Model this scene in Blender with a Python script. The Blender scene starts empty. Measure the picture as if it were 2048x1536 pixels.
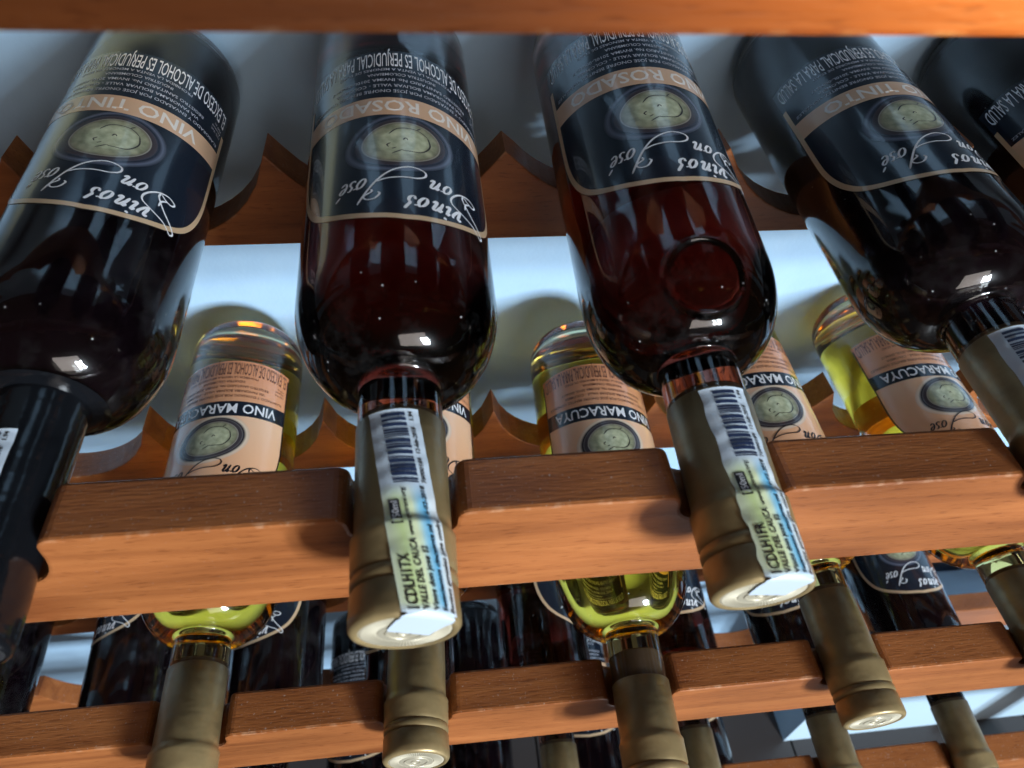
import bpy, bmesh, math, random
from mathutils import Vector, Matrix
random.seed(7)
S = bpy.context.scene
WALL_Y = .268
COL = S.collection
PI = math.pi

# ------------------------------------------------------------------ camera
R = ((0.99260203, -0.11122358, 0.04868805),
     (-0.04910821, -0.73452867, -0.67679836),
     (0.1110387, 0.66940044, -0.73455664))
cam = bpy.data.cameras.new('camera')
cam_ob = bpy.data.objects.new('camera', cam)
COL.objects.link(cam_ob)
m = Matrix.Identity(4)
for i in range(3):
    m[i][0], m[i][1], m[i][2] = R[0][i], -R[1][i], -R[2][i]
m[0][3], m[1][3], m[2][3] = 0.03525919, -0.11455624, 0.18028088
cam_ob.matrix_world = m
cam.sensor_fit = 'HORIZONTAL'
cam.sensor_width = 36
cam.lens = 1437.542 / 2048 * 36
cam.clip_start = 0.01
cam.clip_end = 60
cam.dof.use_dof = True
cam.dof.focus_distance = 0.31
cam.dof.aperture_fstop = 15
S.camera = cam_ob

# ------------------------------------------------------------------ world and lamps (an indoor close-up)
W = bpy.data.worlds.new('World')
S.world = W
W.use_nodes = True
bg = W.node_tree.nodes['Background']
bg.inputs[0].default_value = (0.86, 0.48, 0.34, 1)
bg.inputs[1].default_value = 0.04


def lamp(name, kind, loc, target, power, color, **kw):
    d = bpy.data.lights.new(name, kind)
    o = bpy.data.objects.new(name, d)
    COL.objects.link(o)
    o.location = loc
    o.rotation_euler = (Vector(target) - Vector(loc)).to_track_quat('-Z', 'Y').to_euler()
    d.energy = power
    d.color = color
    for k, v in kw.items():
        setattr(d, k, v)
    return o


kd = Vector((-.5, 1, -.23)).normalized()
kt = Vector((.08, .05, -.12))
kl = kt - kd * 2.6
# the window: six panes, each a shaded lamp whose light ends just under the top rail
side = kd.cross(Vector((0, 0, 1))).normalized()
upv = side.cross(kd)
aim = Vector((.10, 0, -2.6))
edge = Vector((.05, 0, .074))
for iu in (-1, 0, 1):
    for iv in (-.5, .5):
        kp = kl + side * iv * .21 + upv * iu * .19
        half = (aim - kp).angle(edge - kp)
        lamp('window_lamp', 'SPOT', kp, aim, 455 / 6, (.84, .95, 1.04), shadow_soft_size=.075, spot_size=2 * half, spot_blend=.012)
# added fill spot, no window: clears the top rail to brighten the wall behind
cl, ce, ca = Vector((.25, -1.6, .99)), Vector((.05, 0, .203)), Vector((.10, WALL_Y, .40))
lamp('wall_fill_lamp', 'SPOT', cl, ca, 250, (.80, .93, 1.04), shadow_soft_size=.03, spot_size=2 * (ca - cl).angle(ce - cl), spot_blend=.04)
# soft fill added from behind the viewer, to lift the shadows on the wall
lamp('front_fill_lamp', 'AREA', (.55, -1.75, .42), (.05, .1, -.05), 11, (1.0, .90, .84), shape='RECTANGLE', size=.95, size_y=.8)
# low warm lamp at the right
lamp('warm_lamp', 'SPOT', (.95, -.62, .26), (.185, 0, .170), 210, (1, .66, .24), shadow_soft_size=.02, spot_size=math.radians(9.5), spot_blend=1.0)

S.view_settings.view_transform = 'Standard'
S.view_settings.look = 'None'
S.view_settings.exposure = .04
S.view_settings.gamma = 1
c = S.cycles
c.max_bounces = 20
c.transmission_bounces = 20
c.glossy_bounces = 6
c.diffuse_bounces = 4
c.transparent_max_bounces = 12
c.caustics_refractive = True
c.caustics_reflective = True
c.blur_glossy = 0.6
c.sample_clamp_indirect = 12
c.use_denoising = True

# ------------------------------------------------------------------ materials
MATS = {}


def mat(name):
    mt = bpy.data.materials.new(name)
    mt.use_nodes = True
    nt = mt.node_tree
    p = nt.nodes['Principled BSDF']
    MATS[name] = mt
    return mt, nt, p


def N(nt, t, **kw):
    n = nt.nodes.new(t)
    for k, v in kw.items():
        setattr(n, k, v)
    return n


def ramp(nt, stops, interp='LINEAR'):
    r = N(nt, 'ShaderNodeValToRGB')
    e = r.color_ramp.elements
    r.color_ramp.interpolation = interp
    e[0].position, e[0].color = stops[0][0], (*stops[0][1], 1)
    e[1].position, e[1].color = stops[-1][0], (*stops[-1][1], 1)
    for p, col in stops[1:-1]:
        x = e.new(p)
        x.color = (*col, 1)
    return r


def simple(name, col, rough=.5, metal=0, coat=0, spec=.5):
    mt, nt, p = mat(name)
    p.inputs['Base Color'].default_value = (*col, 1)
    p.inputs['Roughness'].default_value = rough
    p.inputs['Metallic'].default_value = metal
    p.inputs['Coat Weight'].default_value = coat
    p.inputs['Specular IOR Level'].default_value = spec
    return mt


def wood(name, dark, mid, light, seed, rough=.36):
    mt, nt, p = mat(name)
    L = nt.links.new
    tc = N(nt, 'ShaderNodeTexCoord')
    mp = N(nt, 'ShaderNodeMapping')
    mp.inputs['Location'].default_value = (seed * 3.1, seed * 1.7, seed * .9)
    mp.inputs['Scale'].default_value = (5, 70, 70)
    L(tc.outputs['Object'], mp.inputs[0])
    n1 = N(nt, 'ShaderNodeTexNoise')
    n1.inputs['Scale'].default_value = 1.3
    n1.inputs['Detail'].default_value = 7
    n1.inputs['Roughness'].default_value = .62
    n1.inputs['Distortion'].default_value = .6
    L(mp.outputs[0], n1.inputs['Vector'])
    r1 = ramp(nt, [(.28, dark), (.5, mid), (.72, light)])
    L(n1.outputs['Fac'], r1.inputs[0])
    # broad tone drift along the board
    mp2 = N(nt, 'ShaderNodeMapping')
    mp2.inputs['Location'].default_value = (seed, 0, seed)
    mp2.inputs['Scale'].default_value = (9, 22, 22)
    L(tc.outputs['Object'], mp2.inputs[0])
    n2 = N(nt, 'ShaderNodeTexNoise')
    n2.inputs['Scale'].default_value = 1
    n2.inputs['Detail'].default_value = 4
    L(mp2.outputs[0], n2.inputs['Vector'])
    r2 = ramp(nt, [(.3, (.72, .70, .68)), (.7, (1.12, 1.1, 1.08))])
    L(n2.outputs['Fac'], r2.inputs[0])
    mx = N(nt, 'ShaderNodeMix', data_type='RGBA', blend_type='MULTIPLY')
    mx.inputs['Factor'].default_value = 1
    L(r1.outputs[0], mx.inputs['A'])
    L(r2.outputs[0], mx.inputs['B'])
    # pores: short dark flecks along the grain
    mp3 = N(nt, 'ShaderNodeMapping')
    mp3.inputs['Scale'].default_value = (130, 1100, 900)
    L(tc.outputs['Object'], mp3.inputs[0])
    n3 = N(nt, 'ShaderNodeTexNoise')
    n3.inputs['Scale'].default_value = 1
    n3.inputs['Detail'].default_value = 2
    L(mp3.outputs[0], n3.inputs['Vector'])
    r3 = ramp(nt, [(.30, (.62, .55, .5)), (.42, (1, 1, 1))])
    L(n3.outputs['Fac'], r3.inputs[0])
    mx2 = N(nt, 'ShaderNodeMix', data_type='RGBA', blend_type='MULTIPLY')
    mx2.inputs['Factor'].default_value = .8
    L(mx.outputs['Result'], mx2.inputs['A'])
    L(r3.outputs[0], mx2.inputs['B'])
    # a knot or two
    mp4 = N(nt, 'ShaderNodeMapping')
    mp4.inputs['Location'].default_value = (seed * .37, seed * .11, seed * .23)
    mp4.inputs['Scale'].default_value = (6, 15, 15)
    L(tc.outputs['Object'], mp4.inputs[0])
    vo = N(nt, 'ShaderNodeTexVoronoi')
    vo.inputs['Scale'].default_value = 1
    L(mp4.outputs[0], vo.inputs['Vector'])
    r4 = ramp(nt, [(.0, (.30, .2, .16)), (.13, (.60, .48, .42)), (.23, (1, 1, 1))])
    L(vo.outputs['Distance'], r4.inputs[0])
    mx3 = N(nt, 'ShaderNodeMix', data_type='RGBA', blend_type='MULTIPLY')
    mx3.inputs['Factor'].default_value = .7
    L(mx2.outputs['Result'], mx3.inputs['A'])
    L(r4.outputs[0], mx3.inputs['B'])
    # dust lying on the board: fine pale specks
    nd = N(nt, 'ShaderNodeTexNoise')
    nd.inputs['Scale'].default_value = 850
    nd.inputs['Detail'].default_value = 3
    L(tc.outputs['Object'], nd.inputs['Vector'])
    rd = ramp(nt, [(.635, (0, 0, 0)), (.76, (1, 1, 1))])
    L(nd.outputs['Fac'], rd.inputs[0])
    mx4 = N(nt, 'ShaderNodeMix', data_type='RGBA')
    L(mx3.outputs['Result'], mx4.inputs['A'])
    mx4.inputs['B'].default_value = (.48, .40, .36, 1)
    geo = N(nt, 'ShaderNodeNewGeometry')
    sz = N(nt, 'ShaderNodeSeparateXYZ')
    L(geo.outputs['Normal'], sz.inputs[0])
    up = N(nt, 'ShaderNodeMapRange')                         # dust settles on what faces up
    up.inputs['From Min'].default_value = .25
    up.inputs['From Max'].default_value = .9
    up.inputs['To Min'].default_value = .12
    up.inputs['To Max'].default_value = .8
    L(sz.outputs['Z'], up.inputs['Value'])
    ml = N(nt, 'ShaderNodeMath', operation='MULTIPLY')
    L(up.outputs[0], ml.inputs[1])
    L(rd.outputs[0], ml.inputs[0])
    L(ml.outputs[0], mx4.inputs['Factor'])
    # varnish rubbed off along the edges and nicked in places
    ab = N(nt, 'ShaderNodeMath', operation='ABSOLUTE')
    L(sz.outputs['Y'], ab.inputs[0])
    az = N(nt, 'ShaderNodeMath', operation='ABSOLUTE')
    L(sz.outputs['Z'], az.inputs[0])
    ed = N(nt, 'ShaderNodeMath', operation='MULTIPLY')
    L(ab.outputs[0], ed.inputs[0])
    L(az.outputs[0], ed.inputs[1])
    er = N(nt, 'ShaderNodeMapRange')
    er.inputs['From Min'].default_value = .12
    er.inputs['From Max'].default_value = .35
    L(ed.outputs[0], er.inputs['Value'])
    ne = N(nt, 'ShaderNodeTexNoise')
    ne.inputs['Scale'].default_value = 160
    ne.inputs['Detail'].default_value = 4
    L(tc.outputs['Object'], ne.inputs['Vector'])
    re_ = ramp(nt, [(.52, (0, 0, 0)), (.72, (.75, .75, .75))])
    L(ne.outputs['Fac'], re_.inputs[0])
    em = N(nt, 'ShaderNodeMath', operation='MULTIPLY', use_clamp=True)
    L(er.outputs[0], em.inputs[0])
    L(re_.outputs[0], em.inputs[1])
    mx5 = N(nt, 'ShaderNodeMix', data_type='RGBA')
    L(mx4.outputs['Result'], mx5.inputs['A'])
    mx5.inputs['B'].default_value = (.58, .36, .22, 1)
    L(em.outputs[0], mx5.inputs['Factor'])
    L(mx5.outputs['Result'], p.inputs['Base Color'])
    rr = N(nt, 'ShaderNodeMapRange')
    rr.inputs['To Min'].default_value = rough - .08
    rr.inputs['To Max'].default_value = rough + .16
    L(n2.outputs['Fac'], rr.inputs['Value'])
    L(rr.outputs[0], p.inputs['Roughness'])
    bp = N(nt, 'ShaderNodeBump')
    bp.inputs['Strength'].default_value = .25
    bp.inputs['Distance'].default_value = .0006
    ad = N(nt, 'ShaderNodeMath', operation='ADD')
    L(n3.outputs['Fac'], ad.inputs[0])
    L(n1.outputs['Fac'], ad.inputs[1])
    L(ad.outputs[0], bp.inputs['Height'])
    L(bp.outputs[0], p.inputs['Normal'])
    p.inputs['Coat Weight'].default_value = .06
    p.inputs['Coat Roughness'].default_value = .3
    p.inputs['Specular IOR Level'].default_value = .35
    return mt


WOODS = [wood('varnished_cedar_%d' % i, (.22, .068, .020), (.335, .112, .033), (.44, .160, .049), i + 1) for i in range(4)]


def glass_mat():
    mt, nt, p = mat('clear_glass')
    L = nt.links.new
    tc = N(nt, 'ShaderNodeTexCoord')
    p.inputs['Base Color'].default_value = (.97, .99, .97, 1)
    p.inputs['Transmission Weight'].default_value = 1
    p.inputs['IOR'].default_value = 1.5
    n = N(nt, 'ShaderNodeTexNoise')
    n.inputs['Scale'].default_value = 45
    n.inputs['Detail'].default_value = 6
    n.inputs['Roughness'].default_value = .7
    L(tc.outputs['Object'], n.inputs['Vector'])
    mr = N(nt, 'ShaderNodeMapRange')
    mr.inputs['From Min'].default_value = .5
    mr.inputs['From Max'].default_value = .75
    mr.inputs['To Min'].default_value = .0
    mr.inputs['To Max'].default_value = .16
    L(n.outputs['Fac'], mr.inputs['Value'])
    L(mr.outputs[0], p.inputs['Roughness'])
    p.inputs['Coat Weight'].default_value = .10
    p.inputs['Coat Roughness'].default_value = .22
    # dust: sparse pale specks, plus a faint film
    d = N(nt, 'ShaderNodeBsdfDiffuse')
    d.inputs[0].default_value = (.75, .76, .78, 1)
    v = N(nt, 'ShaderNodeTexVoronoi')
    v.inputs['Scale'].default_value = 190
    L(tc.outputs['Object'], v.inputs['Vector'])
    rv = ramp(nt, [(.045, (1, 1, 1)), (.08, (0, 0, 0))])
    L(v.outputs['Distance'], rv.inputs[0])
    n2 = N(nt, 'ShaderNodeTexNoise')
    n2.inputs['Scale'].default_value = 60
    L(tc.outputs['Object'], n2.inputs['Vector'])
    rn = ramp(nt, [(.50, (0, 0, 0)), (.62, (.8, .8, .8))])
    L(n2.outputs['Fac'], rn.inputs[0])
    mu = N(nt, 'ShaderNodeMath', operation='MULTIPLY')
    L(rv.outputs[0], mu.inputs[0])
    L(rn.outputs[0], mu.inputs[1])
    rf = ramp(nt, [(.50, (0, 0, 0)), (.8, (.04, .04, .04))])
    L(n.outputs['Fac'], rf.inputs[0])
    ad = N(nt, 'ShaderNodeMath', operation='ADD', use_clamp=True)
    L(mu.outputs[0], ad.inputs[0])
    L(rf.outputs[0], ad.inputs[1])
    sc = N(nt, 'ShaderNodeMath', operation='MULTIPLY')
    L(ad.outputs[0], sc.inputs[0])
    sc.inputs[1].default_value = .6
    ms = N(nt, 'ShaderNodeMixShader')
    L(sc.outputs[0], ms.inputs[0])
    L(p.outputs[0], ms.inputs[1])
    L(d.outputs[0], ms.inputs[2])
    L(ms.outputs[0], nt.nodes['Material Output'].inputs['Surface'])
    return mt


GLASS = glass_mat()


def wine_mat(name, dens, col):
    mt, nt, p = mat(name)
    L = nt.links.new
    nt.nodes.remove(p)
    g = N(nt, 'ShaderNodeBsdfRefraction')
    g.inputs['IOR'].default_value = 1.34 / 1.5
    g.inputs['Roughness'].default_value = 0
    g.inputs['Color'].default_value = (1, 1, 1, 1)
    va = N(nt, 'ShaderNodeVolumeAbsorption')
    va.inputs['Density'].default_value = dens
    va.inputs['Color'].default_value = (*col, 1)
    L(g.outputs[0], nt.nodes['Material Output'].inputs['Surface'])
    L(va.outputs[0], nt.nodes['Material Output'].inputs['Volume'])
    return mt


WINE = {'rosado': wine_mat('rose_wine', 120, (.63, .26, .17)),
        'maracuya': wine_mat('passion_fruit_wine', 52, (.985, .86, .06)),
        'tinto': simple('red_wine', (.006, .003, .005), .05, spec=.1)}
CORK = simple('cork', (.17, .10, .05), .8)
CAPS = {}


def capsule_mat(name, col, metal, rough):
    mt, nt, p = mat(name)
    L = nt.links.new
    tc = N(nt, 'ShaderNodeTexCoord')
    n = N(nt, 'ShaderNodeTexNoise')
    n.inputs['Scale'].default_value = 60
    n.inputs['Detail'].default_value = 5
    L(tc.outputs['Object'], n.inputs['Vector'])
    r = ramp(nt, [(.3, tuple(x * .66 for x in col)), (.55, col), (.75, tuple(min(1, x * 1.3) for x in col))])
    L(n.outputs['Fac'], r.inputs[0])
    L(r.outputs[0], p.inputs['Base Color'])
    p.inputs['Metallic'].default_value = metal
    p.inputs['Roughness'].default_value = rough
    mp = N(nt, 'ShaderNodeMapping')
    mp.inputs['Scale'].default_value = (55, 55, 150)
    L(tc.outputs['Object'], mp.inputs[0])
    n2 = N(nt, 'ShaderNodeTexNoise')
    n2.inputs['Scale'].default_value = 1
    L(mp.outputs[0], n2.inputs['Vector'])
    b = N(nt, 'ShaderNodeBump')
    b.inputs['Strength'].default_value = .45
    b.inputs['Distance'].default_value = .0010
    L(n2.outputs['Fac'], b.inputs['Height'])
    L(b.outputs[0], p.inputs['Normal'])
    return mt


CAPS['gold'] = capsule_mat('olive_gold_capsule', (.35, .255, .12), .4, .40)
CAPS['black'] = capsule_mat('black_capsule', (.006, .007, .009), .0, .16)
DISC = {'gold': simple('capsule_top', (.52, .47, .35), .38, .35), 'black': simple('black_capsule_top', (.02, .02, .022), .4)}  # gold end paler than its capsule: the light it faces, put into the colour
PAPER_BLACK = simple('black_label_paper', (.010, .016, .028), .22, coat=.5)
PEACH = simple('peach_print', (.72, .46, .29), .28, coat=.4)
GOLD = simple('gold_print', (.66, .47, .29), .3, .15, .4)
WHITE = simple('white_print', (.82, .84, .88), .4)
SOFTW = simple('small_white_print', (.50, .53, .60), .4)
BANDW = simple('band_white_print', (.86, .80, .74), .4)
INK = simple('black_print', (.015, .012, .014), .4)
BROWN = simple('brown_print', (.14, .05, .025), .4)
BLUEINK = simple('blue_black_print', (.02, .035, .09), .4)


def peach_paper():
    mt, nt, p = mat('peach_label_paper')
    L = nt.links.new
    uv = N(nt, 'ShaderNodeUVMap')
    sx = N(nt, 'ShaderNodeSeparateXYZ')
    L(uv.outputs[0], sx.inputs[0])
    r = ramp(nt, [(0, (.76, .31, .15)), (.3, (.83, .40, .21)), (.42, (.90, .58, .38)), (.7, (.88, .50, .29)), (1, (.82, .41, .22))])
    L(sx.outputs['Y'], r.inputs[0])
    L(r.outputs[0], p.inputs['Base Color'])
    p.inputs['Roughness'].default_value = .25
    p.inputs['Coat Weight'].default_value = .5
    return mt


PEACH_PAPER = peach_paper()


def emblem_mat(name, edge, glow, ring, paper):
    """printed medallion: colour by distance from its centre, the green coin mottled"""
    mt, nt, p = mat(name)
    L = nt.links.new
    uv = N(nt, 'ShaderNodeUVMap')
    sx = N(nt, 'ShaderNodeSeparateXYZ')
    L(uv.outputs[0], sx.inputs[0])
    r = ramp(nt, [(0, (.60, .63, .45)), (.40, (.54, .57, .40)), (.45, (.42, .43, .30)), (.60, (.34, .34, .23)), (.665, (.22, .20, .15)), (.68, (.36, .34, .29)), (.70, (.05, .04, .045)), (.775, (.06, .05, .06)),
                  (.80, ring), (.815, edge), (.845, edge), (.91, tuple((a + b) / 2 for a, b in zip(glow, edge)) if glow[0] < .1 else glow), (1, paper)])
    L(sx.outputs['X'], r.inputs[0])
    tc = N(nt, 'ShaderNodeTexCoord')
    n = N(nt, 'ShaderNodeTexNoise')
    n.inputs['Scale'].default_value = 230
    n.inputs['Detail'].default_value = 5
    L(tc.outputs['Object'], n.inputs['Vector'])
    r2 = ramp(nt, [(.3, (.6, .64, .58)), (.7, (1.25, 1.25, 1.2))])
    L(n.outputs['Fac'], r2.inputs[0])
    mx = N(nt, 'ShaderNodeMix', data_type='RGBA', blend_type='MULTIPLY')
    lt = N(nt, 'ShaderNodeMath', operation='LESS_THAN')
    lt.inputs[1].default_value = .665
    L(sx.outputs['X'], lt.inputs[0])
    L(lt.outputs[0], mx.inputs['Factor'])
    L(r.outputs[0], mx.inputs['A'])
    L(r2.outputs[0], mx.inputs['B'])
    L(mx.outputs['Result'], p.inputs['Base Color'])
    p.inputs['Roughness'].default_value = .24
    p.inputs['Coat Weight'].default_value = .5
    return mt


EMB = {'dark': emblem_mat('emblem_on_black', (.020, .025, .045), (.12, .14, .20), (.06, .06, .08), (.010, .016, .028)),
       'light': emblem_mat('emblem_on_peach', (.030, .026, .035), (.80, .66, .52), (.15, .14, .14), (.80, .54, .37))}


def sticker_mat():
    mt, nt, p = mat('tax_sticker_paper')
    L = nt.links.new
    uv = N(nt, 'ShaderNodeUVMap')
    sx = N(nt, 'ShaderNodeSeparateXYZ')
    L(uv.outputs[0], sx.inputs[0])
    # along the strip: white flap, green guilloche middle, white bar code end
    al = ramp(nt, [(0, (0, 0, 0)), (.04, (1, 1, 1)), (.50, (1, 1, 1)), (.60, (0, 0, 0))])
    L(sx.outputs['Y'], al.inputs[0])
    across = ramp(nt, [(0, (.78, .86, .64)), (.25, (.66, .80, .36)), (.5, (.82, .90, .58)), (.62, (.36, .66, .80)), (.74, (.14, .50, .80)), (.84, (.74, .84, .88)), (1, (.74, .78, .80))])
    n = N(nt, 'ShaderNodeTexNoise')
    n.inputs['Scale'].default_value = 5
    L(uv.outputs[0], n.inputs['Vector'])
    ad = N(nt, 'ShaderNodeMath', operation='MULTIPLY_ADD')
    ad.inputs[1].default_value = .12
    L(n.outputs['Fac'], ad.inputs[0])
    sb = N(nt, 'ShaderNodeMath', operation='SUBTRACT')
    L(sx.outputs['X'], sb.inputs[0])
    sb.inputs[1].default_value = .06
    L(sb.outputs[0], ad.inputs[2])
    L(ad.outputs[0], across.inputs[0])
    mx = N(nt, 'ShaderNodeMix', data_type='RGBA')
    mx.inputs['A'].default_value = (.58, .68, .78, 1)
    L(across.outputs[0], mx.inputs['B'])
    L(al.outputs[0], mx.inputs['Factor'])
    L(mx.outputs['Result'], p.inputs['Base Color'])
    p.inputs['Roughness'].default_value = .3
    p.inputs['Coat Weight'].default_value = .3
    return mt


STICKER = sticker_mat()


def wall_mat():
    mt, nt, p = mat('pale_blue_wall_paint')
    L = nt.links.new
    tc = N(nt, 'ShaderNodeTexCoord')
    n = N(nt, 'ShaderNodeTexNoise')
    n.inputs['Scale'].default_value = 30
    n.inputs['Detail'].default_value = 6
    L(tc.outputs['Object'], n.inputs['Vector'])
    r = ramp(nt, [(.3, (.37, .56, .76)), (.7, (.41, .61, .80))])
    L(n.outputs['Fac'], r.inputs[0])
    L(r.outputs[0], p.inputs['Base Color'])
    p.inputs['Roughness'].default_value = .6
    n2 = N(nt, 'ShaderNodeTexNoise')
    n2.inputs['Scale'].default_value = 350
    L(tc.outputs['Object'], n2.inputs['Vector'])
    b = N(nt, 'ShaderNodeBump')
    b.inputs['Strength'].default_value = .15
    b.inputs['Distance'].default_value = .001
    L(n2.outputs['Fac'], b.inputs['Height'])
    L(b.outputs[0], p.inputs['Normal'])
    return mt


WALL = wall_mat()
FLOOR = simple('dark_floor_tile', (.045, .038, .036), .3)
GROUT = simple('tile_grout', (.07, .06, .055), .8)
PANEL = simple('white_enamel', (.56, .74, .88), .3)


# ------------------------------------------------------------------ object helpers
def obj(name, me, material=None, parent=None, **props):
    o = bpy.data.objects.new(name, me)
    COL.objects.link(o)
    if material is not None and not me.materials:
        me.materials.append(material)
    if parent is not None:
        o.parent = parent
    for k, v in props.items():
        o[k] = v
    return o


def empty(name, **props):
    o = bpy.data.objects.new(name, None)
    COL.objects.link(o)
    o.empty_display_size = .01
    for k, v in props.items():
        o[k] = v
    return o


def mesh(name, verts, faces, smooth=False, uvs=None):
    me = bpy.data.meshes.new(name)
    me.from_pydata(verts, [], faces)
    me.update()
    if smooth:
        me.shade_smooth()
    if uvs:
        l = me.uv_layers.new(name='UVMap')
        for lp in me.loops:
            l.data[lp.index].uv = uvs[lp.vertex_index]
    return me


def fix_normals(me):
    bm = bmesh.new()
    bm.from_mesh(me)
    bmesh.ops.recalc_face_normals(bm, faces=bm.faces)
    bm.to_mesh(me)
    bm.free()
    return me


def lathe(name, prof, n=72, disp=None, sharp=None):
    """closed surface of revolution about z; prof = [(z, r)] with r=0 at both ends"""
    vs, fs = [], []
    rings = []
    for z, r in prof:
        if r < 1e-7:
            rings.append([len(vs)])
            vs.append((0, 0, z))
        else:
            ring = []
            for k in range(n):
                a = 2 * PI * k / n
                q = Vector((r * math.cos(a), r * math.sin(a), z))
                if disp:
                    q = disp(q)
                ring.append(len(vs))
                vs.append(tuple(q))
            rings.append(ring)
    for a, b in zip(rings, rings[1:]):
        if len(a) == 1 and len(b) == 1:
            continue
        for k in range(n):
            k2 = (k + 1) % n
            if len(a) == 1:
                fs.append((a[0], b[k2], b[k]))
            elif len(b) == 1:
                fs.append((a[k], a[k2], b[0]))
            else:
                fs.append((a[k], a[k2], b[k2], b[k]))
    me = mesh(name, vs, fs)
    fix_normals(me)
    me.shade_smooth()
    if sharp:
        me.set_sharp_from_angle(angle=math.radians(sharp))
    return me


# ------------------------------------------------------------------ setting: wall and floor
WY = WALL_Y


def box(name, x0, x1, y0, y1, z0, z1):
    v = [(x, y, z) for x in (x0, x1) for y in (y0, y1) for z in (z0, z1)]
    f = [(0, 1, 3, 2), (4, 6, 7, 5), (0, 4, 5, 1), (2, 3, 7, 6), (0, 2, 6, 4), (1, 5, 7, 3)]
    return fix_normals(mesh(name, v, f))


obj('wall', box('wall', -1.6, 2.2, WY, WY + .1, -.8, 1.2), WALL, kind='structure')
obj('floor', box('floor', -1.6, 2.2, -1.6, WY + .1, -.9, -.806), GROUT, kind='structure')
fl = bpy.data.objects['floor']
tile_me = None
tx, ty = .33, .33
me_t = box('tile', -.1635, .1635, -.1635, .1635, -.006, 0)
for i in range(-3, 6):
    for j in range(0, 4):
        o = obj('tile', me_t, FLOOR, fl)
        o.location = (.475 + .165 + i * tx, WY - .165 - j * ty, -.8)

# white lidded box standing under the rack at the right
wb = empty('white_box', label='white lidded box on the dark floor under the rack at lower right', category='box')
wb.location = (.80, .20, -.8)
obj('box_body', box('box_body', -.335, .36, -.07, .05, 0, .17), PANEL, wb)
obj('lid', box('lid', -.34, .365, -.075, .055, .172, .188), PANEL, wb)
for hx in (-.10, .19):
    obj('foot', box('foot', hx - .02, hx + .02, -.076, -.0705, .0, .02), GROUT, wb)

# ------------------------------------------------------------------ the rack
rack = empty('wine_rack', label='varnished reddish wooden wine rack with notched front rails and scalloped rear rails', category='wine rack')
rack.location = (0, 0, -.8)
PEAKS = [-.352, -.242, -.137, -.032, .073, .178, .300, .405, .515]


def prism(name, poly, y0, y1, bevel=.0012):
    """board cut to an outline in x and z, given a thickness in y, all edges eased"""
    bm = bmesh.new()
    fv = [bm.verts.new((x, y0, z)) for x, z in poly]
    bv = [bm.verts.new((x, y1, z)) for x, z in poly]
    n = len(poly)
    f1 = bm.faces.new(fv)
    f2 = bm.faces.new(bv[::-1])
    for i in range(n):
        bm.faces.new((fv[(i + 1) % n], fv[i], bv[i], bv[(i + 1) % n]))
    bmesh.ops.recalc_face_normals(bm, faces=bm.faces)
    bm.edges.ensure_lookup_table()
    ed = [e for e in bm.edges if (e.verts[0].co.y == e.verts[1].co.y)]
    bmesh.ops.bevel(bm, geom=ed, offset=bevel, segments=2, profile=.6, affect='EDGES', clamp_overlap=True)
    bmesh.ops.triangulate(bm, faces=[f for f in bm.faces if len(f.verts) > 4])
    me = bpy.data.meshes.new(name)
    bm.to_mesh(me)
    bm.free()
    return me


def front_rail(z0, hr, notches, seed, x0=-.46, x1=.74, tr=.0196):
    top = []
    for xc, d in notches:
        w, rc = .0158, .0045
        for k in range(6):                                   # eased shoulder of the notch
            a = k / 5 * PI / 2
            top.append((xc - w - rc + rc * math.sin(a), z0 - rc + rc * math.cos(a)))
        for k in range(1, 16):
            a = PI * k / 16
            top.append((xc - w * math.copysign(abs(math.cos(a)) ** .75, math.cos(a)), z0 - rc - (d - rc) * math.sin(a) ** .75))
        for k in range(6):
            a = PI / 2 - k / 5 * PI / 2
            top.append((xc + w + rc - rc * math.sin(a), z0 - rc + rc * math.cos(a)))
    poly = [(x0, z0 - hr), (x0, z0)] + top + [(x1, z0), (x1, z0 - hr)]
    o = obj('front_rail', prism('front_rail', poly[::-1], 0, tr), WOODS[seed % 4], rack)
    o.location.z = .8
    return o


def rear_rail(zpk, zbot, valleys, seed, y0=.1764, y1=.196, flat_from=9):
    """valleys[i] = lowest z of the cradle between PEAKS[i] and PEAKS[i+1]"""
    top = [(-.46, zpk)]
    for i, zv in enumerate(valleys):
        a, b = PEAKS[i], PEAKS[i + 1]
        xm, hw, d = (a + b) / 2, (b - a) / 2, zpk - zv
        Rr = (hw * hw + d * d) / (2 * d)
        for k in range(0, 19):
            x = -hw + 2 * hw * k / 18
            if k == 18 and i < len(valleys) - 1:
                continue
            top.append((xm + x, min(zpk - .0022, zv + Rr - math.sqrt(max(Rr * Rr - x * x, 0)))))
    poly = [(-.46, zbot)] + top + [(.74, zpk), (.74, zbot)]
    o = obj('rear_rail', prism('rear_rail', poly[::-1], y0, y1, .0008), WOODS[seed % 4], rack)
    o.location.z = .8
    return o


# ------------------------------------------------------------------ the bottles' parts (built once, local z runs from base to mouth)
RB, RN, SB, LS, LT = .0348, .0133, .169, .033, .28


def shoulder(off=0.0, n=16):
    return [(SB + LS * math.sin(t), RN + (RB - RN) * math.cos(t)) for t in [k / n * PI / 2 for k in range(n + 1)]]


def body_profile():
    P = [(.006, 0), (.0057, .008), (.0045, .016), (.002, .023), (.0004, .026), (0, .0275), (.0008, .0300), (.003, .0325), (.0065, .0342), (.011, RB)]
    P += [(z, RB) for z in (.03, .06, .09, .12, .15)]
    P += shoulder()
    P += [(SB + LS + .003, RN), (.215, RN), (.24, RN - .0002), (.268, RN - .0002), (.2775, RN - .0004), (.278, .008), (.278, 0)]
    return P


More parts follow.
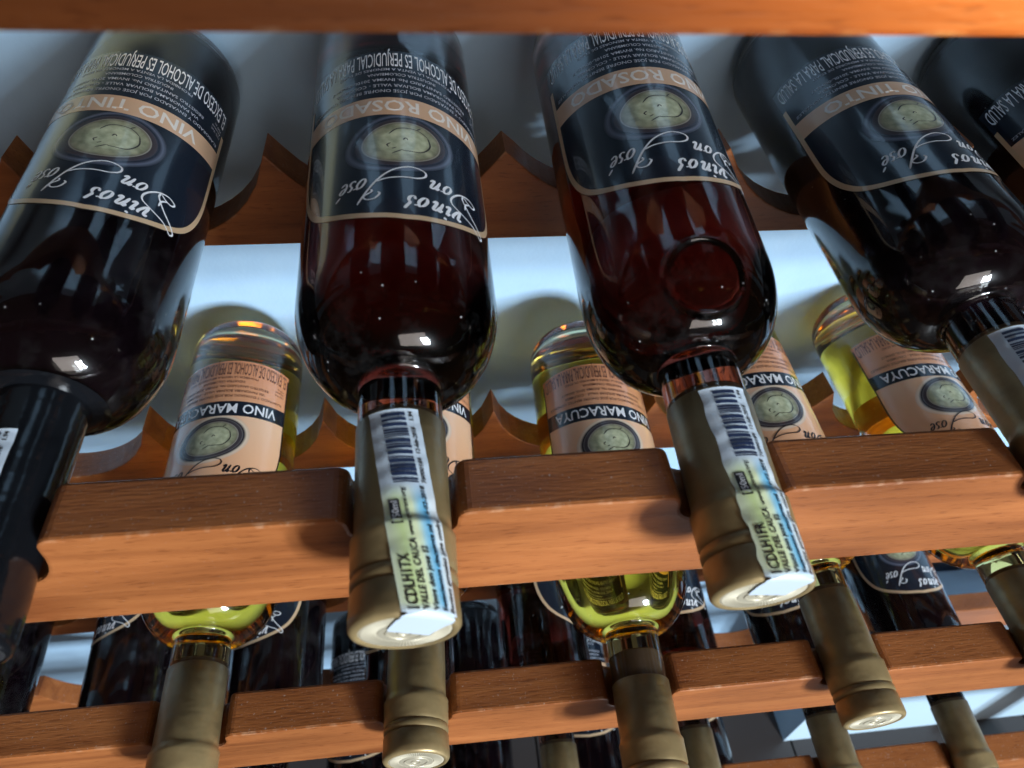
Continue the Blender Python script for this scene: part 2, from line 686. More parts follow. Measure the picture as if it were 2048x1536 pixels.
def wine_profile():
    d = .0030
    P = [(.0105, 0), (.0103, .010), (.0092, .018), (.0072, .0235), (.0066, .0265), (.0080, .0295), (.0130, RB - d)]
    P += [(z, RB - d) for z in (.05, .08, .11, .14)]
    for t in [k / 14 * PI / 2 for k in range(15)]:
        P.append((SB - .001 + (LS - .0005) * math.sin(t), RN - .0020 + (RB - RN - (d - .0020)) * math.cos(t)))
    P += [(.2148, RN - .0020), (.2150, RN - .0024), (.2150, 0)]
    return P


ME_BODY = lathe('bottle_body', body_profile(), 96)
ME_WINE = lathe('wine', wine_profile(), 96)
ME_CORK = lathe('cork', [(.2152, 0), (.2152, RN - .0022), (.2156, RN - .0018), (.262, RN - .0018), (.262, 0)], 48, sharp=50)


def caps_profile(s0):
    r = RN + .0005
    if s0 == .206:                                          # plain shrink sleeve over a slight lip
        sh = [(z, RN + (RB - RN) * math.cos(math.asin(min(1, (z - SB) / LS))) + .0004) for z in (.2006, .2010, .2013, .2015, .2017, .2019, .20198)]
        return [(.2005, sh[0][1] - .0003)] + sh + [(.207, r + .0001), (.250, r), (.258, r + .0002), (.266, r + .0006), (.2765, r + .0006), (.2790, r + .0004), (.2800, r - .0004), (.2803, r - .0010), (.2800, r - .0014)]
    P = [(s0, r - .0004), (s0 + .0004, r), (.2515, r), (.2535, r + .0003), (.2548, r + .0011), (.2562, r + .0010), (.2645, r + .0009), (.2655, r + .0004), (.2664, r + .0009),
         (.2684, r + .0009), (.2693, r + .0003), (.2703, r + .0009), (.2745, r + .0010), (.2765, r + .0012), (.2790, r + .0011), (.2800, r + .0004), (.2803, r - .0008), (.2800, r - .0014)]
    return P


def capsule_mesh(s0):
    """thin shell: outside profile then back along the inside"""
    P = caps_profile(s0)
    n = 64
    Q = P + [(.2790, P[-1][1]), (.2790, RN + .0001)]
    if s0 == .206:
        Q += [(z, q - .0003) for z, q in P[8:0:-1]]
    else:
        Q += [(s0, RN + .0001)]
    vs, fs = [], []
    for z, r in Q:
        for k in range(n):
            a = 2 * PI * k / n
            vs.append((r * math.cos(a), r * math.sin(a), z))
    m_ = len(Q)
    for i in range(m_):
        j = (i + 1) % m_
        for k in range(n):
            k2 = (k + 1) % n
            fs.append((i * n + k, i * n + k2, j * n + k2, j * n + k))
    me = fix_normals(mesh('capsule', vs, fs))
    me.shade_smooth()
    me.set_sharp_from_angle(angle=math.radians(55))
    return me


ME_CAPS = {.206: capsule_mesh(.206), .219: capsule_mesh(.219), .2175: capsule_mesh(.2175), .228: capsule_mesh(.228)}


def disc_mesh():
    """embossed end of the capsule: concentric steps and a knurled rim"""
    prof = [(.2800, 0), (.2800, .0015), (.2803, .0017), (.2803, .0022), (.2800, .0024), (.2800, .0046), (.2803, .0048), (.2803, .0054), (.2800, .0056), (.2800, .0072), (.27985, .0074)]
    n = 72
    vs, fs, prev = [], [], None
    rr = prof + [(.2799, .0078), (.2799, .0116), (.2797, RN + .0005 - .0013)]
    rings = []
    for i, (z, r) in enumerate(rr):
        if r == 0:
            rings.append([0])
            vs.append((0, 0, z))
            continue
        ring = []
        for k in range(n * 2):
            a = PI * k / n
            zz = z + (.00022 if (k % 2 and i >= len(rr) - 3 and i < len(rr) - 1) else 0)
            ring.append(len(vs))
            vs.append((r * math.cos(a), r * math.sin(a), zz))
        rings.append(ring)
    for a, b in zip(rings, rings[1:]):
        for k in range(n * 2):
            k2 = (k + 1) % (n * 2)
            fs.append((a[0], b[k], b[k2]) if len(a) == 1 else (a[k], b[k], b[k2], a[k2]))
    me = fix_normals(mesh('capsule_top', vs, fs))
    return me


ME_DISC = disc_mesh()


# --- printing wrapped round the glass: label x (mm, to the reader's right) and y (mm, toward the neck)
def wrap(x, y, r):
    a = x / 1000 / RB
    return (r * math.cos(a), r * math.sin(a), y / 1000)


MM = RB * 1000 * PI / 180          # mm of label per degree


def text_mesh(lines, shear=0.0, bold=0.0, sx=1.0):
    """lines = [(string, x, y, cap height mm, align, width mm or None)] -> verts (mm), faces"""
    V, F = [], []
    for s, x, y, h, al, width in lines:
        cu = bpy.data.curves.new('t', 'FONT')
        cu.body = s
        cu.size = h / .70
        cu.align_x = 'LEFT'
        cu.shear = shear
        cu.offset = bold * h
        cu.resolution_u = 2
        ob = bpy.data.objects.new('t', cu)
        me = bpy.data.meshes.new_from_object(ob)
        xs = [v.co.x for v in me.vertices]
        if xs:
            w = max(xs) - min(xs)
            k = (width / w) if width else sx
            w *= k
            ox = {'LEFT': x, 'CENTER': x - w / 2, 'RIGHT': x - w}[al] - min(xs) * k
            b = len(V)
            V += [(v.co.x * k + ox, v.co.y + y) for v in me.vertices]
            F += [tuple(b + i for i in p.vertices) for p in me.polygons]
        bpy.data.objects.remove(ob)
        bpy.data.meshes.remove(me)
        bpy.data.curves.remove(cu)
    return V, F


def flat_to_mesh(name, V, F, fn):
    me = mesh(name, [fn(x, y) for x, y in V], F)
    bm = bmesh.new()
    bm.from_mesh(me)
    bm.normal_update()
    bm.to_mesh(me)
    bm.free()
    return me


def merge(*parts):
    V, F = [], []
    for v, f in parts:
        b = len(V)
        V += v
        F += [tuple(b + i for i in p) for p in f]
    return V, F


def spline(pts, n=8):
    out = []
    P = [pts[0]] + list(pts) + [pts[-1]]
    for i in range(1, len(P) - 2):
        p0, p1, p2, p3 = P[i - 1], P[i], P[i + 1], P[i + 2]
        for k in range(n):
            t = k / n
            out.append(tuple(.5 * ((2 * p1[d]) + (-p0[d] + p2[d]) * t + (2 * p0[d] - 5 * p1[d] + 4 * p2[d] - p3[d]) * t * t + (-p0[d] + 3 * p1[d] - 3 * p2[d] + p3[d]) * t ** 3) for d in (0, 1)))
    out.append(tuple(pts[-1]))
    return out


def pen(strokes, x0, y0, k, slant=.32, thin=.09, thick=.25):
    """calligraphic strokes: a broad nib, heavy on the down strokes"""
    V, F = [], []
    for st in strokes:
        p = spline(st)
        p = [(x0 + k * (x + slant * y), y0 + k * y) for x, y in p]
        b = len(V)
        m_ = len(p)
        for i in range(m_):
            a, c_ = p[max(i - 1, 0)], p[min(i + 1, m_ - 1)]
            dx, dy = c_[0] - a[0], c_[1] - a[1]
            l = math.hypot(dx, dy) or 1
            dx, dy = dx / l, dy / l
            w = k * (thin + (thick - thin) * max(0, abs(dy * .95 + dx * .3)) ** 2) / 2
            e = min(i, m_ - 1 - i)
            w *= min(1, .45 + e * .2)
            V += [(p[i][0] - dy * w, p[i][1] + dx * w), (p[i][0] + dy * w, p[i][1] - dx * w)]
        F += [(b + 2 * i, b + 2 * i + 1, b + 2 * i + 3, b + 2 * i + 2) for i in range(m_ - 1)]
    return V, F


GL = {
    'v': [[(-.1, .82), (.05, 1), (.16, .8), (.16, .2), (.24, .02), (.45, .3), (.6, .75), (.52, 1.0)]],
    'i': [[(-.1, .75), (.06, 1), (.1, .8), (.06, .2), (.14, .02), (.36, .25)], [(.06, 1.42), (.11, 1.5), (.1, 1.36)]],
    'n': [[(-.1, .75), (.06, 1), (.1, .8), (.03, 0)], [(.05, .35), (.25, .85), (.45, 1), (.55, .8), (.47, .2), (.55, .02), (.75, .25)]],
    'o': [[(.42, .98), (.15, .85), (.02, .4), (.15, .04), (.4, .1), (.56, .55), (.42, .98), (.55, .88), (.78, .92)]],
    's': [[(-.05, .12), (.12, .0), (.34, .12), (.34, .42), (.18, .7), (.26, 1.0), (.36, 1.35)], [(-.05, .12), (.0, .28)]],
    'S': [[(-.02, .15), (.12, .0), (.34, .12), (.30, .42), (.12, .64), (.2, .96), (.42, .92)]],
    'e': [[(.05, .42), (.35, .55), (.46, .82), (.28, .99), (.07, .7), (.06, .25), (.25, .0), (.52, .2)], [(.28, 1.25), (.52, 1.65)]],
    'D': [[(-1.05, 2.75), (-1.35, 2.95), (-1.5, 2.72), (-1.0, 2.2), (.1, 1.35), (.95, .45), (1.0, .05)],
          [(-1.05, 2.75), (-.4, 2.35), (.6, 2.0), (1.55, 1.55), (1.75, .9), (1.3, .15), (.55, -.15), (-.15, .1), (-.05, .42), (.45, .35), (.95, .05)],
          [(.55, 1.25), (.62, .7), (.35, .42)]],
    'J': [[(.35, 1.35), (.15, 1.55), (.35, 1.95), (.85, 1.95), (1.15, 1.6), (.75, 1.3), (.85, 1.05)],
          [(1.35, 2.25), (1.15, 1.4), (.75, .2), (.1, -.7), (-.9, -1.15), (-1.9, -.95), (-2.15, -.45), (-1.7, -.1), (-.7, -.05), (.2, .1), (.75, .35)]],
}


def script_logo():
    parts = []
    k = 4.9
    x = -20.5
    for ch, adv in (('v', .72), ('i', .45), ('n', .82), ('o', .72), ('s', .5)):
        parts.append(pen(GL[ch], x, 87.6, k, thin=.10, thick=.24))
        x += adv * k * 1.32
    k = 5.5
    parts.append(pen(GL['D'], -27.6, 77.0, 5.4, thin=.09, thick=.15))
    x = -17.0
    k = 4.7
    for ch, adv in (('o', .9), ('n', .9)):
        parts.append(pen(GL[ch], x, 76.8, k, thin=.10, thick=.22))
        x += adv * k * 1.1
    parts.append(pen(GL['J'], 5.4, 78.6, 5.3, thin=.09, thick=.15))
    x = 13.0
    for ch, adv in (('o', .74), ('S', .52), ('e', .6)):
        parts.append(pen(GL[ch], x, 78.0, k, thin=.09, thick=.19))
        x += adv * k * 1.12
    return merge(*parts)


LOGO = script_logo()


def outline(hw):
    """label edge (mm): half width hw degrees, straight sides, wide arched top"""
    q = [(73, 0), (73, 18), (73, 40), (73, 58), (72, 66), (69.5, 73), (65, 80), (58, 86.5), (48, 91.5), (36, 95), (20, 98), (0, 99.5)]
    q = spline(q, 5)
    q = [(a * hw / 73, y) for a, y in q]
    return q


def top_y(hw):
    o = outline(hw)

    def f(a):
        a = abs(a)
        for (a0, y0), (a1, y1) in zip(o, o[1:]):
            if a1 <= a <= a0 and a0 - a1 > 1e-6:
                t = (a0 - a) / (a0 - a1)
                return y0 + (y1 - y0) * t
        return o[-1][1] if a < 1 else 58
    return f


def label_paper(name, hw, r, ybot=-1.5):
    f = top_y(hw)
    n, m_ = 74, 10
    V, F, U = [], [], []
    for i in range(n + 1):
        a = -hw + 2 * hw * i / n
        yt = max(f(a * .9999), 40)
        for j in range(m_ + 1):
            y = ybot + (yt - ybot) * j / m_
            V.append(wrap(a * MM, y, r))
            U.append((i / n, max(y, 0) / 100))
    for i in range(n):
        for j in range(m_):
            q = i * (m_ + 1) + j
            F.append((q, q + m_ + 1, q + m_ + 2, q + 1))
    return mesh(name, V, F, True, U)


def border(name, hw, r, w, ybase, inset=0.0):
    o = [(a * MM, y) for a, y in outline(hw) if y >= ybase]
    o = [(o[0][0], ybase)] + o
    full = o + [(-x, y) for x, y in o[-2::-1]]
    V, F = [], []
    for i, (x, y) in enumerate(full):
        a, b = full[max(i - 1, 0)], full[min(i + 1, len(full) - 1)]
        dx, dy = b[0] - a[0], b[1] - a[1]
        l = math.hypot(dx, dy) or 1
        nx, ny = -dy / l, dx / l                    # inward (path runs right side -> top -> left side)
        V += [wrap(x + nx * inset, y + ny * inset, r), wrap(x + nx * (inset + w), y + ny * (inset + w), r)]
    F = [(2 * i, 2 * i + 2, 2 * i + 3, 2 * i + 1) for i in range(len(full) - 1)]
    me = mesh(name, V, F, True)
    return me


def arc_dy(x):
    """the band dips toward the base at its ends"""
    return -.0028 * x * x * .9


def band(name, hw, r, y0, y1):
    V, F = [], []
    n = 60
    for i in range(n + 1):
        x = (-hw + 2 * hw * i / n) * MM
        V += [wrap(x, y0 + arc_dy(x), r), wrap(x, y1 + arc_dy(x), r)]
    F = [(2 * i, 2 * i + 2, 2 * i + 3, 2 * i + 1) for i in range(n)]
    return mesh(name, V, F, True)


def emblem(name, r, cx=0, cy=58, ax=21.5, ay=16.2):
    V, F, U = [], [], []
    n, m_ = 48, 14
    for j in range(m_ + 1):
        rho = j / m_
        for k in range(n):
            a = 2 * PI * k / n
            g = 1 + .07 * math.cos(a - .5) - .06 * math.cos(2 * a + .9)
            x, y = cx + ax * rho * g * math.cos(a), cy + ay * rho * g * math.sin(a) + .05 * ax * rho * math.cos(a)
            V.append(wrap(x, y, r))
            U.append((rho, k / n))
    for j in range(m_):
        for k in range(n):
            k2 = (k + 1) % n
            F.append((j * n + k, (j + 1) * n + k, (j + 1) * n + k2, j * n + k2))
    return mesh(name, V, F, True, U)


def emblem_lines(r):
    poly = [(-8.5, 53.5), (-9.2, 58.5), (-6.0, 63.0), (-.5, 63.6), (1.0, 63.2)]
    poly2 = [(-8.5, 53.5), (-4.5, 50.6), (2, 50.8), (5.5, 54.2)]
    marks = [[(-1.2, 57.2), (-.4, 56.2), (.5, 57.4)], [(5, 59.5), (6.2, 60.6), (5.6, 61.8)], [(3, 62), (4.5, 62.8)], [(-6, 49), (-4.6, 50.4)], [(1.0, 63.2), (4.5, 65.5)]]
    V, F = merge(*[pen([p], 0, 0, 1, 0, .35, .6) for p in [poly, poly2] + marks])
    return V, F


def lettering(kind):
    V1, F1 = text_mesh([('EL EXCESO DE ALCOHOL ES PERJUDICIAL PARA LA SALUD', 0, 0.3, 9.8, 'CENTER', 84)], bold=.006)
    small = [('PROHIBIDA LA VENTA A MENORES DE EDAD', 2, 11.4, 1.7, 'CENTER', 47),
             ('INDUSTRIA COLOMBIANA', 0, 14.9, 1.8, 'CENTER', 27),
             ('REGISTRO SANITARIO No. INVIMA 2010L-0004617', 0, 18.6, 1.9, 'CENTER', 58),
             ('VIA PANORAMA BOLIVAR VALLE - COLOMBIA', 0, 22.4, 1.9, 'CENTER', 54),
             ('ELABORADO Y ENVASADO POR JOSE ONOFRE BENITEZ GONZALEZ', 0, 26.2, 1.9, 'CENTER', 80),
             ('12% Vol.', -41, 18.5, 1.5, 'LEFT', None), ('Alcohol', -41, 15.8, 1.5, 'LEFT', None), ('750 cc', -41, 13.1, 1.5, 'LEFT', None)]
    V2, F2 = text_mesh(small, bold=.01)
    V2 = [(x, y + arc_dy(x) * .75 * max(0, (y - 10) / 20)) for x, y in V2]
    word = {'tinto': 'VINO TINTO', 'rosado': 'VINO ROSADO', 'maracuya': 'VINO MARACUYA'}[kind]
    wd = {'tinto': 58, 'rosado': 66, 'maracuya': 66}[kind]
    V3, F3 = text_mesh([(word, 0, 33.6, 6.9, 'CENTER', wd)], bold=.022)
    V3 = [(x, y + arc_dy(x)) for x, y in V3]
    return (V1, F1), (V2, F2), (V3, F3)


LAB = {}
for kind in ('tinto', 'rosado', 'maracuya'):
    pale = kind == 'maracuya'
    hw = 66 if pale else 73
    r0 = RB + .00012
    big, small, word = lettering(kind)
    d = {}
    d['paper'] = label_paper('label', hw, r0)
    d['band'] = band('name_band', hw - (0 if pale else .2), r0 + .00008, 31.5, 42.5)
    d['border'] = border('border', hw, r0 + .00012, .9 if pale else 2.2, 2 if pale else 14)
    d['emblem'] = emblem('emblem', r0 + .00006)
    wr = lambda dr: (lambda x, y: wrap(x, y, r0 + dr))
    d['lines'] = flat_to_mesh('emblem_lines', *emblem_lines(r0), wr(.00010))
    k = 66 / 73 if pale else 1
    d['warning'] = flat_to_mesh('warning_text', [(x * k, y) for x, y in big[0]], big[1], wr(.00010))
    d['small'] = flat_to_mesh('small_print', [(x * k, y) for x, y in small[0]], small[1], wr(.00010))
    d['word'] = flat_to_mesh('wine_name', *word, wr(.00018))
    d['logo'] = flat_to_mesh('script_lettering', *LOGO, wr(.00014))
    LAB[kind] = d


def add_label(root, kind, s0, roll):
    d = LAB[kind]
    pale = kind == 'maracuya'
    lab = obj('label', d['paper'], PEACH_PAPER if pale else PAPER_BLACK, root)
    lab.location = (0, 0, s0)
    lab.rotation_euler = (0, 0, math.radians(roll))
    obj('emblem', d['emblem'], EMB['light' if pale else 'dark'], lab)
    obj('emblem_lines', d['lines'], INK, lab)
    obj('name_band', d['band'], PAPER_BLACK if pale else PEACH, lab)
    obj('border', d['border'], INK if pale else GOLD, lab)
    obj('warning_text', d['warning'], BROWN if pale else WHITE, lab)
    obj('small_print', d['small'], BROWN if pale else SOFTW, lab)
    obj('wine_name', d['word'], WHITE if pale else BANDW, lab)
    obj('script_lettering', d['logo'], INK if pale else WHITE, lab)
    return lab


# --- the tax sticker: a paper strip down the capsule and folded over its end
def sticker_parts(code, th0, th1, rag=0.0):
    rs = RN + .0005
    wd = 15.0                                            # mm

    def rad(s):
        P = caps_profile(.219)
        if s < .2195:
            return RN + .0008
        for (z0, r0), (z1, r1) in zip(P, P[1:]):
            if z0 <= s <= z1 and z1 > z0:
                return max(rs, r0 + (r1 - r0) * (s - z0) / (z1 - z0))
        return P[-4][1]

    def fn(x, y, lift=.00025):
        """x mm from the capsule's end toward the base, y mm up (toward +angle); x<0 is the flap on the end"""
        if x >= 0:
            s = .2797 - x / 1000
            r = rad(s) + lift
            tc = math.radians(th0 + (th1 - th0) * x / 61)
            r += .00012 * math.sin(x * .9 + y * .35) * math.sin(x * .23 + 1) if .0 < x < 58 else 0
            if x < 16:
                r = max(r, RN + .0017 + lift)
            elif x < 20:
                r = max(r, RN + .0017 + lift - (x - 16) / 4 * .0010)
            a = tc + y / 1000 / rs
            return (r * math.cos(a), r * math.sin(a), s)
        tc = math.radians(th0)
        u = rs + .0014 + x / 1000
        v = y / 1000
        k = min(1, (rs + .0013) / math.hypot(u, v)) if u > 0 else 1
        z = .28035 + lift - (.0009 * (1 + x / 2.2) ** 2 if x > -2.2 else 0)
        px, py = u * k, v * k
        return (px * math.cos(tc) - py * math.sin(tc), px * math.sin(tc) + py * math.cos(tc), z)
    V, F, U = [], [], []
    rows = [i * 1.0 for i in range(0, 62)]
    nx = 12
    # the strip
    for x in rows:
        for j in range(nx + 1):
            t = j / nx
            edge = rag * (math.sin(x * .41) + .6 * math.sin(x * 1.07 + 2) * (1 if x < 30 else .3)) * (1 if abs(t - .5) > .45 else 0)
            y = wd / 2 - wd * t + edge
            V.append(fn(x, y))
            U.append((t, x / 61))
    for i in range(len(rows) - 1):
        for j in range(nx):
            q = i * (nx + 1) + j
            F.append((q, q + 1, q + nx + 2, q + nx + 1))
    # the folded flap
    b = len(V)
    fl_rows = [-.15, -.5, -1, -1.6, -2.4, -4, -6, -9, -12, -14]
    for x in fl_rows:
        for j in range(nx + 1):
            t = j / nx
            y = (wd / 2 - wd * t) * (1.0 if x > -4 else 1 - .018 * (-x - 4)) + .25 * math.sin(x * 1.9)
            V.append(fn(x, y))
            U.append((t, 0))
    for j in range(nx):                                   # fold
        F.append((j, b + j, b + j + 1, j + 1))
    for i in range(len(fl_rows) - 1):
        for j in range(nx):
            q = b + i * (nx + 1) + j
            F.append((q, q + nx + 1, q + nx + 2, q + 1))
    paper = mesh('tax_sticker', V, F, True, U)
    # bar code
    rnd = random.Random(3)
    BV, BF = [], []
    x = 36.5
    while x < 59:
        w = rnd.choice((.35, .35, .6, .9, 1.1))
        q = len(BV)
        ys = [3.6, 1.8, 0, -1.8, -3.4]
        for yy in ys:
            BV += [(x, yy), (x + w, yy)]
        BF += [(q + 2 * i, q + 2 * i + 1, q + 2 * i + 3, q + 2 * i + 2) for i in range(4)]
        x += w + rnd.choice((.3, .4, .6, .8))
    bars = mesh('bar_code', [fn(x, y, .00042) for x, y in BV], BF)
    tx_ = [(code, .6, 3.4, 2.6, 'LEFT', 14.5), ('VALLE DEL CAUCA', .4, .9, 1.7, 'LEFT', 19), ('www.syctrace.org', 20.2, 1.0, 1.2, 'LEFT', 14.5),
           ('Vinos don jose 12', .4, -1.6, 1.5, 'LEFT', 17), ('Setecientos cincuenta ml', .6, -4.1, 1.4, 'LEFT', 23), ('6-02-2018', 27, -4.6, 1.3, 'LEFT', 8.5),
           ('Benitez gonzalez jose onofre', .6, -6.6, 1.4, 'LEFT', 25), ('76000184', 36.5, -5.6, 1.3, 'LEFT', 8), ('12-feb-2018', 46, -5.6, 1.3, 'LEFT', 8.5), ('1.94', 57, -5.6, 1.3, 'LEFT', 3)]
    V1, F1 = text_mesh(tx_, bold=.03)
    txt = mesh('lettering', [fn(x, y, .00042) for x, y in V1], F1)
    bx = [(23.8, 3.0), (31.4, 3.0), (31.4, 5.9), (23.8, 5.9)]
    BV2 = [(23.8 + 7.6 * i / 4, yy) for i in range(5) for yy in (3.0, 5.9)]
    box_ = mesh('volume_box', [fn(x, y, .00042) for x, y in BV2], [(2 * i, 2 * i + 2, 2 * i + 3, 2 * i + 1) for i in range(4)])
    V2, F2 = text_mesh([('750ml', 24.3, 3.6, 1.8, 'LEFT', 6.6)], bold=.02)
    vt = mesh('volume_text', [fn(x, y, .00056) for x, y in V2], F2)
    return paper, bars, txt, box_, vt


STK = {}


def add_sticker(root, code, th0, th1, rag=0.0):
    key = (code, th0, th1)
    if key not in STK:
        STK[key] = sticker_parts(code, th0, th1, rag)
    paper, bars, txt, bx, vt = STK[key]
    s = obj('tax_sticker', paper, STICKER, root)
    obj('bar_code', bars, BLUEINK, s)
    obj('lettering', txt, INK, s)
    obj('volume_box', bx, INK, s)
    obj('volume_text', vt, WHITE, s)
    return s


def pose(xf, yaw, tilt, capY, zf):
    a = Vector((math.sin(yaw) * math.cos(tilt), -math.cos(yaw) * math.cos(tilt), -math.sin(tilt)))
    w = Vector((0, 0, 1)) - a * a.z
    w.normalize()                                        # local +x: the side facing up
    v = a.cross(w)
    B = Vector((xf, 0, zf)) - a * (LT - capY / a.y)
    mm = Matrix.Identity(4)
    for i in range(3):
        mm[i][0], mm[i][1], mm[i][2], mm[i][3] = w[i], v[i], a[i], B[i]
    return mm


def seal_disp(center_th, s0):
    """raised round glass seal on the shoulder"""
    a = math.radians(center_th)
    c0 = Vector((.0302 * math.cos(a), .0302 * math.sin(a), s0))

    def f(q):
        n = Vector((q.x, q.y, 0)).normalized()
        dist = (q - c0).length
        h = 0
        R0 = .0126
        h += .0014 * math.exp(-((dist - R0) / .0010) ** 2)
        if dist < R0:
            h += .0005
        if q.z > SB - .01:
            n = (n + Vector((0, 0, .6 * (q.z - SB) / LS))).normalized()
        return q + n * h
    return f


def seal_body():
    prof = []
    base = body_profile()
    for (z0, r0), (z1, r1) in zip(base, base[1:]):
        k = 10 if z1 > .14 and z0 < .206 else 1
        if z0 == .15:
            k = 40
        for i in range(k):
            prof.append((z0 + (z1 - z0) * i / k, r0 + (r1 - r0) * i / k))
    prof.append(base[-1])
    # keep the shoulder round where it was subdivided
    out = []
    for z, r in prof:
        if SB < z < SB + LS:
            t = math.asin((z - SB) / LS)
            r = RN + (RB - RN) * math.cos(t)
        out.append((z, r))
    return lathe('bottle_body', out, 320, disp=seal_disp(4, .1865))


ME_SEAL = None


def bottle(kind, p, label, group, s0=.05, roll=0, caps='gold', caps_s=.2175, sticker=None, scale=1.0, seal=False):
    global ME_SEAL
    root = empty('wine_bottle', label=label, category='bottle', group=group)
    mm = pose(*p)
    if scale != 1:
        mm = mm @ Matrix.Diagonal((scale, scale, 1, 1))
    root.matrix_world = mm
    if seal:
        ME_SEAL = ME_SEAL or seal_body()
        obj('glass_body', ME_SEAL, GLASS, root, label='clear glass body with a raised round seal on its shoulder')
    else:
        obj('glass_body', ME_BODY, GLASS, root)
    wn = ME_WINE if not ME_WINE.materials or ME_WINE.materials[0] == WINE[kind] else None
    if wn is None:
        key = 'wine_' + kind
        wn = bpy.data.meshes.get(key)
        if wn is None:
            wn = ME_WINE.copy()
            wn.name = key
            wn.materials.clear()
            wn.materials.append(WINE[kind])
    obj('wine', wn, WINE[kind], root)
    obj('cork', ME_CORK, CORK, root)
    key = 'caps_%s_%s' % (caps, caps_s)
    cm = bpy.data.meshes.get(key)
    if cm is None:
        cm = ME_CAPS[caps_s].copy()
        cm.name = key
        cm.materials.clear()
        cm.materials.append(CAPS[caps])
    co = obj('capsule', cm, None, root)
    dk = 'disc_' + caps
    dm = bpy.data.meshes.get(dk)
    if dm is None:
        dm = ME_DISC.copy()
        dm.name = dk
        dm.materials.clear()
        dm.materials.append(DISC[caps])
    obj('capsule_top', dm, None, co)
    add_label(root, kind, s0, roll)
    if sticker:
        add_sticker(root, *sticker)
    return root


# ------------------------------------------------------------------ the bottles where they lie
G1, G2, G3 = 'bottles on the top tier in view', 'bottles on the second tier', 'bottles on the third tier'
H2, H3, H4 = -.1717, -.402, -.57
TOP = [
    ('tinto', (-.0922, -.0275, .0956, -.0241, -.0103), 'dark red wine bottle with a black capsule, leftmost on the upper tier', dict(s0=.042, roll=-15, caps='black', caps_s=.206, sticker=('1CDLH1TV', 17, 17, .1), scale=.97)),
    ('rosado', (.0251, .0046, .1105, -.0334, .0006), 'rose wine bottle on the upper tier with a smooth flat tax sticker', dict(s0=.0595, roll=-9, sticker=('1CDLH1TX', -31, 7, .0))),
    ('rosado', (.1254, -.0056, .1453, -.0303, -.001), 'rose wine bottle with a raised round glass seal and a crumpled tax sticker', dict(s0=.0475, roll=1, sticker=('1CDLH1FR', -14, 0, .3), seal=True)),
    ('tinto', (.2411, -.0045, .0532, -.0117, .0018), 'dark red wine bottle on the upper tier, right of the bottle with the round seal', dict(s0=.0585, roll=2, sticker=('1CDLH1FS', 17, 18, .2))),
    ('tinto', (.352, -.0045, .07, -.0117, -.004), 'dark red wine bottle cut off by the upper right corner', dict(s0=.066, roll=10)),
]
MID = [
    ('maracuya', (-.0818, .0161, -.0068, -.0311, -.1723), 'yellow wine bottle with peach label, leftmost on the second tier', dict(s0=.0440, roll=3)),
    ('maracuya', (.0207, -.0253, -.0210, -.0196, -.1695), 'yellow wine bottle mostly hidden behind the neck with the smooth tax sticker', dict(s0=.057, roll=-5)),
    ('maracuya', (.1282, -.0426, -.0016, -.0471, -.1707), 'yellow wine bottle with a bright shoulder below the middle of the upper front rail', dict(s0=.047, roll=-4, caps_s=.228)),
    ('maracuya', (.2378, -.0054, .0372, -.0224, -.172), 'yellow wine bottle whose capsule shows its whole pale end at lower right', dict(s0=.056, roll=2)),
    ('maracuya', (.3464, -.0405, -.0190, -.0211, -.170), 'yellow wine bottle at the right end of the second tier', dict(s0=.052, roll=-4)),
]
LOW = [
    ('tinto', (-.205, .0, .08, -.02, -.398), 'dark red wine bottle in the lower left corner of the third tier', dict(roll=35)),
    ('tinto', (-.0937, .01, .08, -.02, -.398), 'dark red wine bottle on the third tier, left of the leftmost gold capsule', dict(s0=.020, roll=48)),
    ('tinto', (.0103, .0, .08, -.026, -.398), 'dark red wine bottle on the third tier, between the two leftmost gold capsules', dict(s0=.028, roll=36)),
    ('rosado', (.1123, .0, .08, -.02, -.398), 'rose wine bottle on the third tier, behind the flat tax sticker', dict(s0=.045, roll=40)),
    ('rosado', (.2203, .0, .08, -.02, -.398), 'rose wine bottle directly under the bright yellow shoulder, label border curving behind it', dict(s0=.040, roll=-62)),
    ('rosado', (.3253, .0, .08, -.02, -.398), 'rose wine bottle on the third tier, behind the crumpled tax sticker', dict(s0=.040, roll=0)),
    ('tinto', (.4303, .0, .08, -.02, -.398), 'dark red wine bottle behind the gold capsule with its pale end in view', dict(s0=.045, roll=30)),
    ('tinto', (.5353, .0, .08, -.02, -.398), 'dark red wine bottle at the right edge of the third tier, grey label border showing', dict(s0=.040, roll=2)),
]
LOW = [(k, (p[0] - .105, *p[1:]), l, d) for k, p, l, d in LOW]
BOT = [('tinto', (x, .0, .05, -.05, -.568), l, dict(s0=.045, roll=r)) for x, r, l in (
    (-.150, 8, 'dark wine bottle on the lowest tier, under the two leftmost gold capsules'),
    (-.045, 14, 'dark wine bottle on the lowest tier, below the flat tax sticker, its printed label showing'),
    (.060, 120, 'dark wine bottle on the lowest tier, left of the capsule at the bottom centre'),
    (.165, 0, 'dark wine bottle on the lowest tier, right of the capsule at the bottom centre'),
    (.270, 8, 'rightmost dark wine bottle on the lowest tier, left of the white box'))]
ABOVE = [('tinto', (p[0] + dx, p[1], .08, -.030, .1815), 'dark red wine bottle on the top rail, above the %s bottle of the upper tier' % w, dict(s0=.05, roll=r))
         for (_, p, _, _), dx, r, w in zip(TOP, (.004, -.002, .003, -.004, .0), (5, -12, 9, 2, -6), ('first', 'second', 'third', 'fourth', 'fifth'))]  # unseen bottles, added to streak the reflections on the upper tier's glass
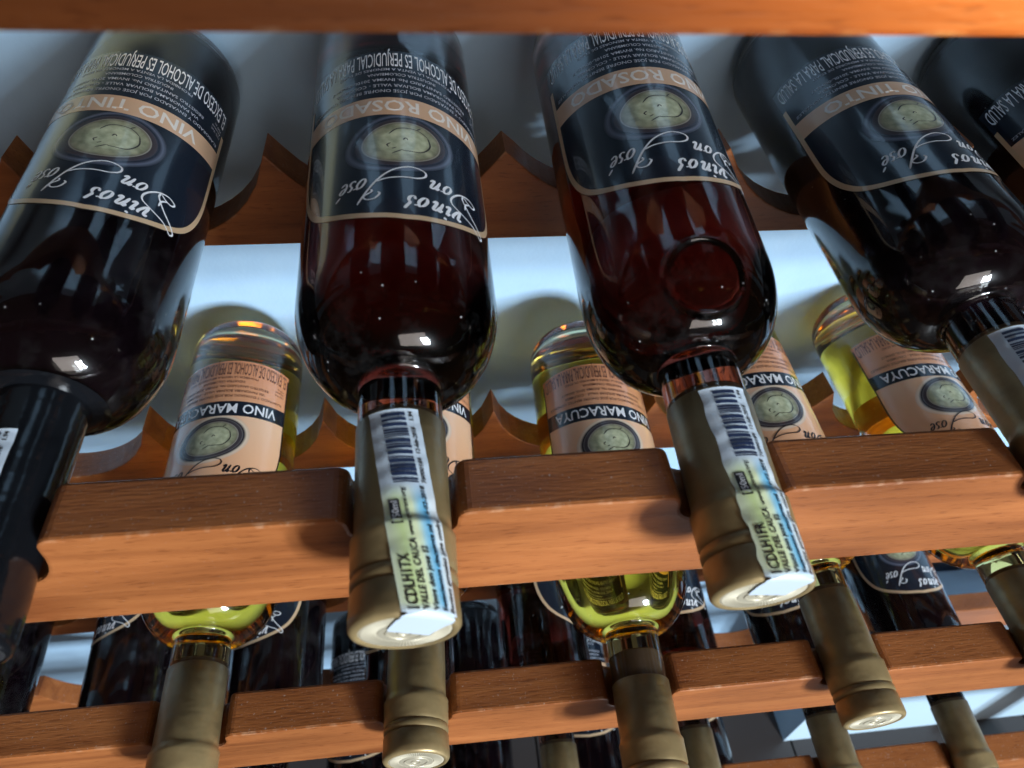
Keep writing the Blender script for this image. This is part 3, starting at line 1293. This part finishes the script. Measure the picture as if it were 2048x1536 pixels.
for rows, grp in ((ABOVE, 'unseen bottles above the frame, added for reflections'), (TOP, G1), (MID, G2), (LOW, G3), (BOT, 'bottles on the lowest tier')):
    for kind, p, label, kw in rows:
        bottle(kind, p, label, grp, **kw)


# ------------------------------------------------------------------ rails, cut to carry them
def nb(p, z0):
    x, yaw, tilt, capY, zf = p
    Y = .0098
    return (x - math.tan(yaw) * Y, z0 - (zf + Y * math.tan(tilt) - RN - .0007) + .0004)


def vb(p):
    x, yaw, tilt, capY, zf = p
    return zf + .1764 * math.tan(tilt) - RB - .0006


def extra(notches, xs, d):
    return sorted(notches + [(x, d) for x in xs])


front_rail(.1826, .0478, extra([nb(p, .1826) for _, p, _, _ in ABOVE], (-.205, .46, .57), .013), 1)
t = [vb(p) for _, p, _, _ in ABOVE]
rear_rail(.1997, .1505, [.165, .165] + [max(x, .155) for x in t] + [.165], 0)
front_rail(0, .0478, extra([nb(p, 0) for _, p, _, _ in TOP], (-.205, .46, .57), .013), 0)
front_rail(H2, .0478, extra([nb(p, H2) for _, p, _, _ in MID], (-.19, .455, .56), .0145), 2)
front_rail(H3, .0478, extra([nb(p, H3) for _, p, _, _ in LOW], (.54,), .010), 3)
t = [vb(p) for _, p, _, _ in TOP]
rear_rail(.0171, -.0321, [-.018, -.018, max(t[0], -.0275), t[1], t[2], t[3], t[4], -.018], 2)
t = [vb(p) for _, p, _, _ in MID]
rear_rail(-.161, -.2135, [-.206, -.206] + [max(x, -.2105) for x in t] + [-.206], 1)
t = [vb(p) for _, p, _, _ in LOW]
rear_rail(-.378, -.4235, [-.41] + [max(x, -.4205) for x in t[:7]], 0)
front_rail(H4, .0478, extra([nb(p, H4) for _, p, _, _ in BOT], (-.2, .43), .011), 1)
rear_rail(-.545, -.600, [-.588, -.588] + [vb(p) for _, p, _, _ in BOT], 3)
for x0 in (-.50, .742):
    for y0 in (0, .1764):
        o = obj('post', box('post', x0, x0 + .04, y0 - .002, y0 + .0216, -.8, .42), WOODS[0], rack)
        o.location.z = .8
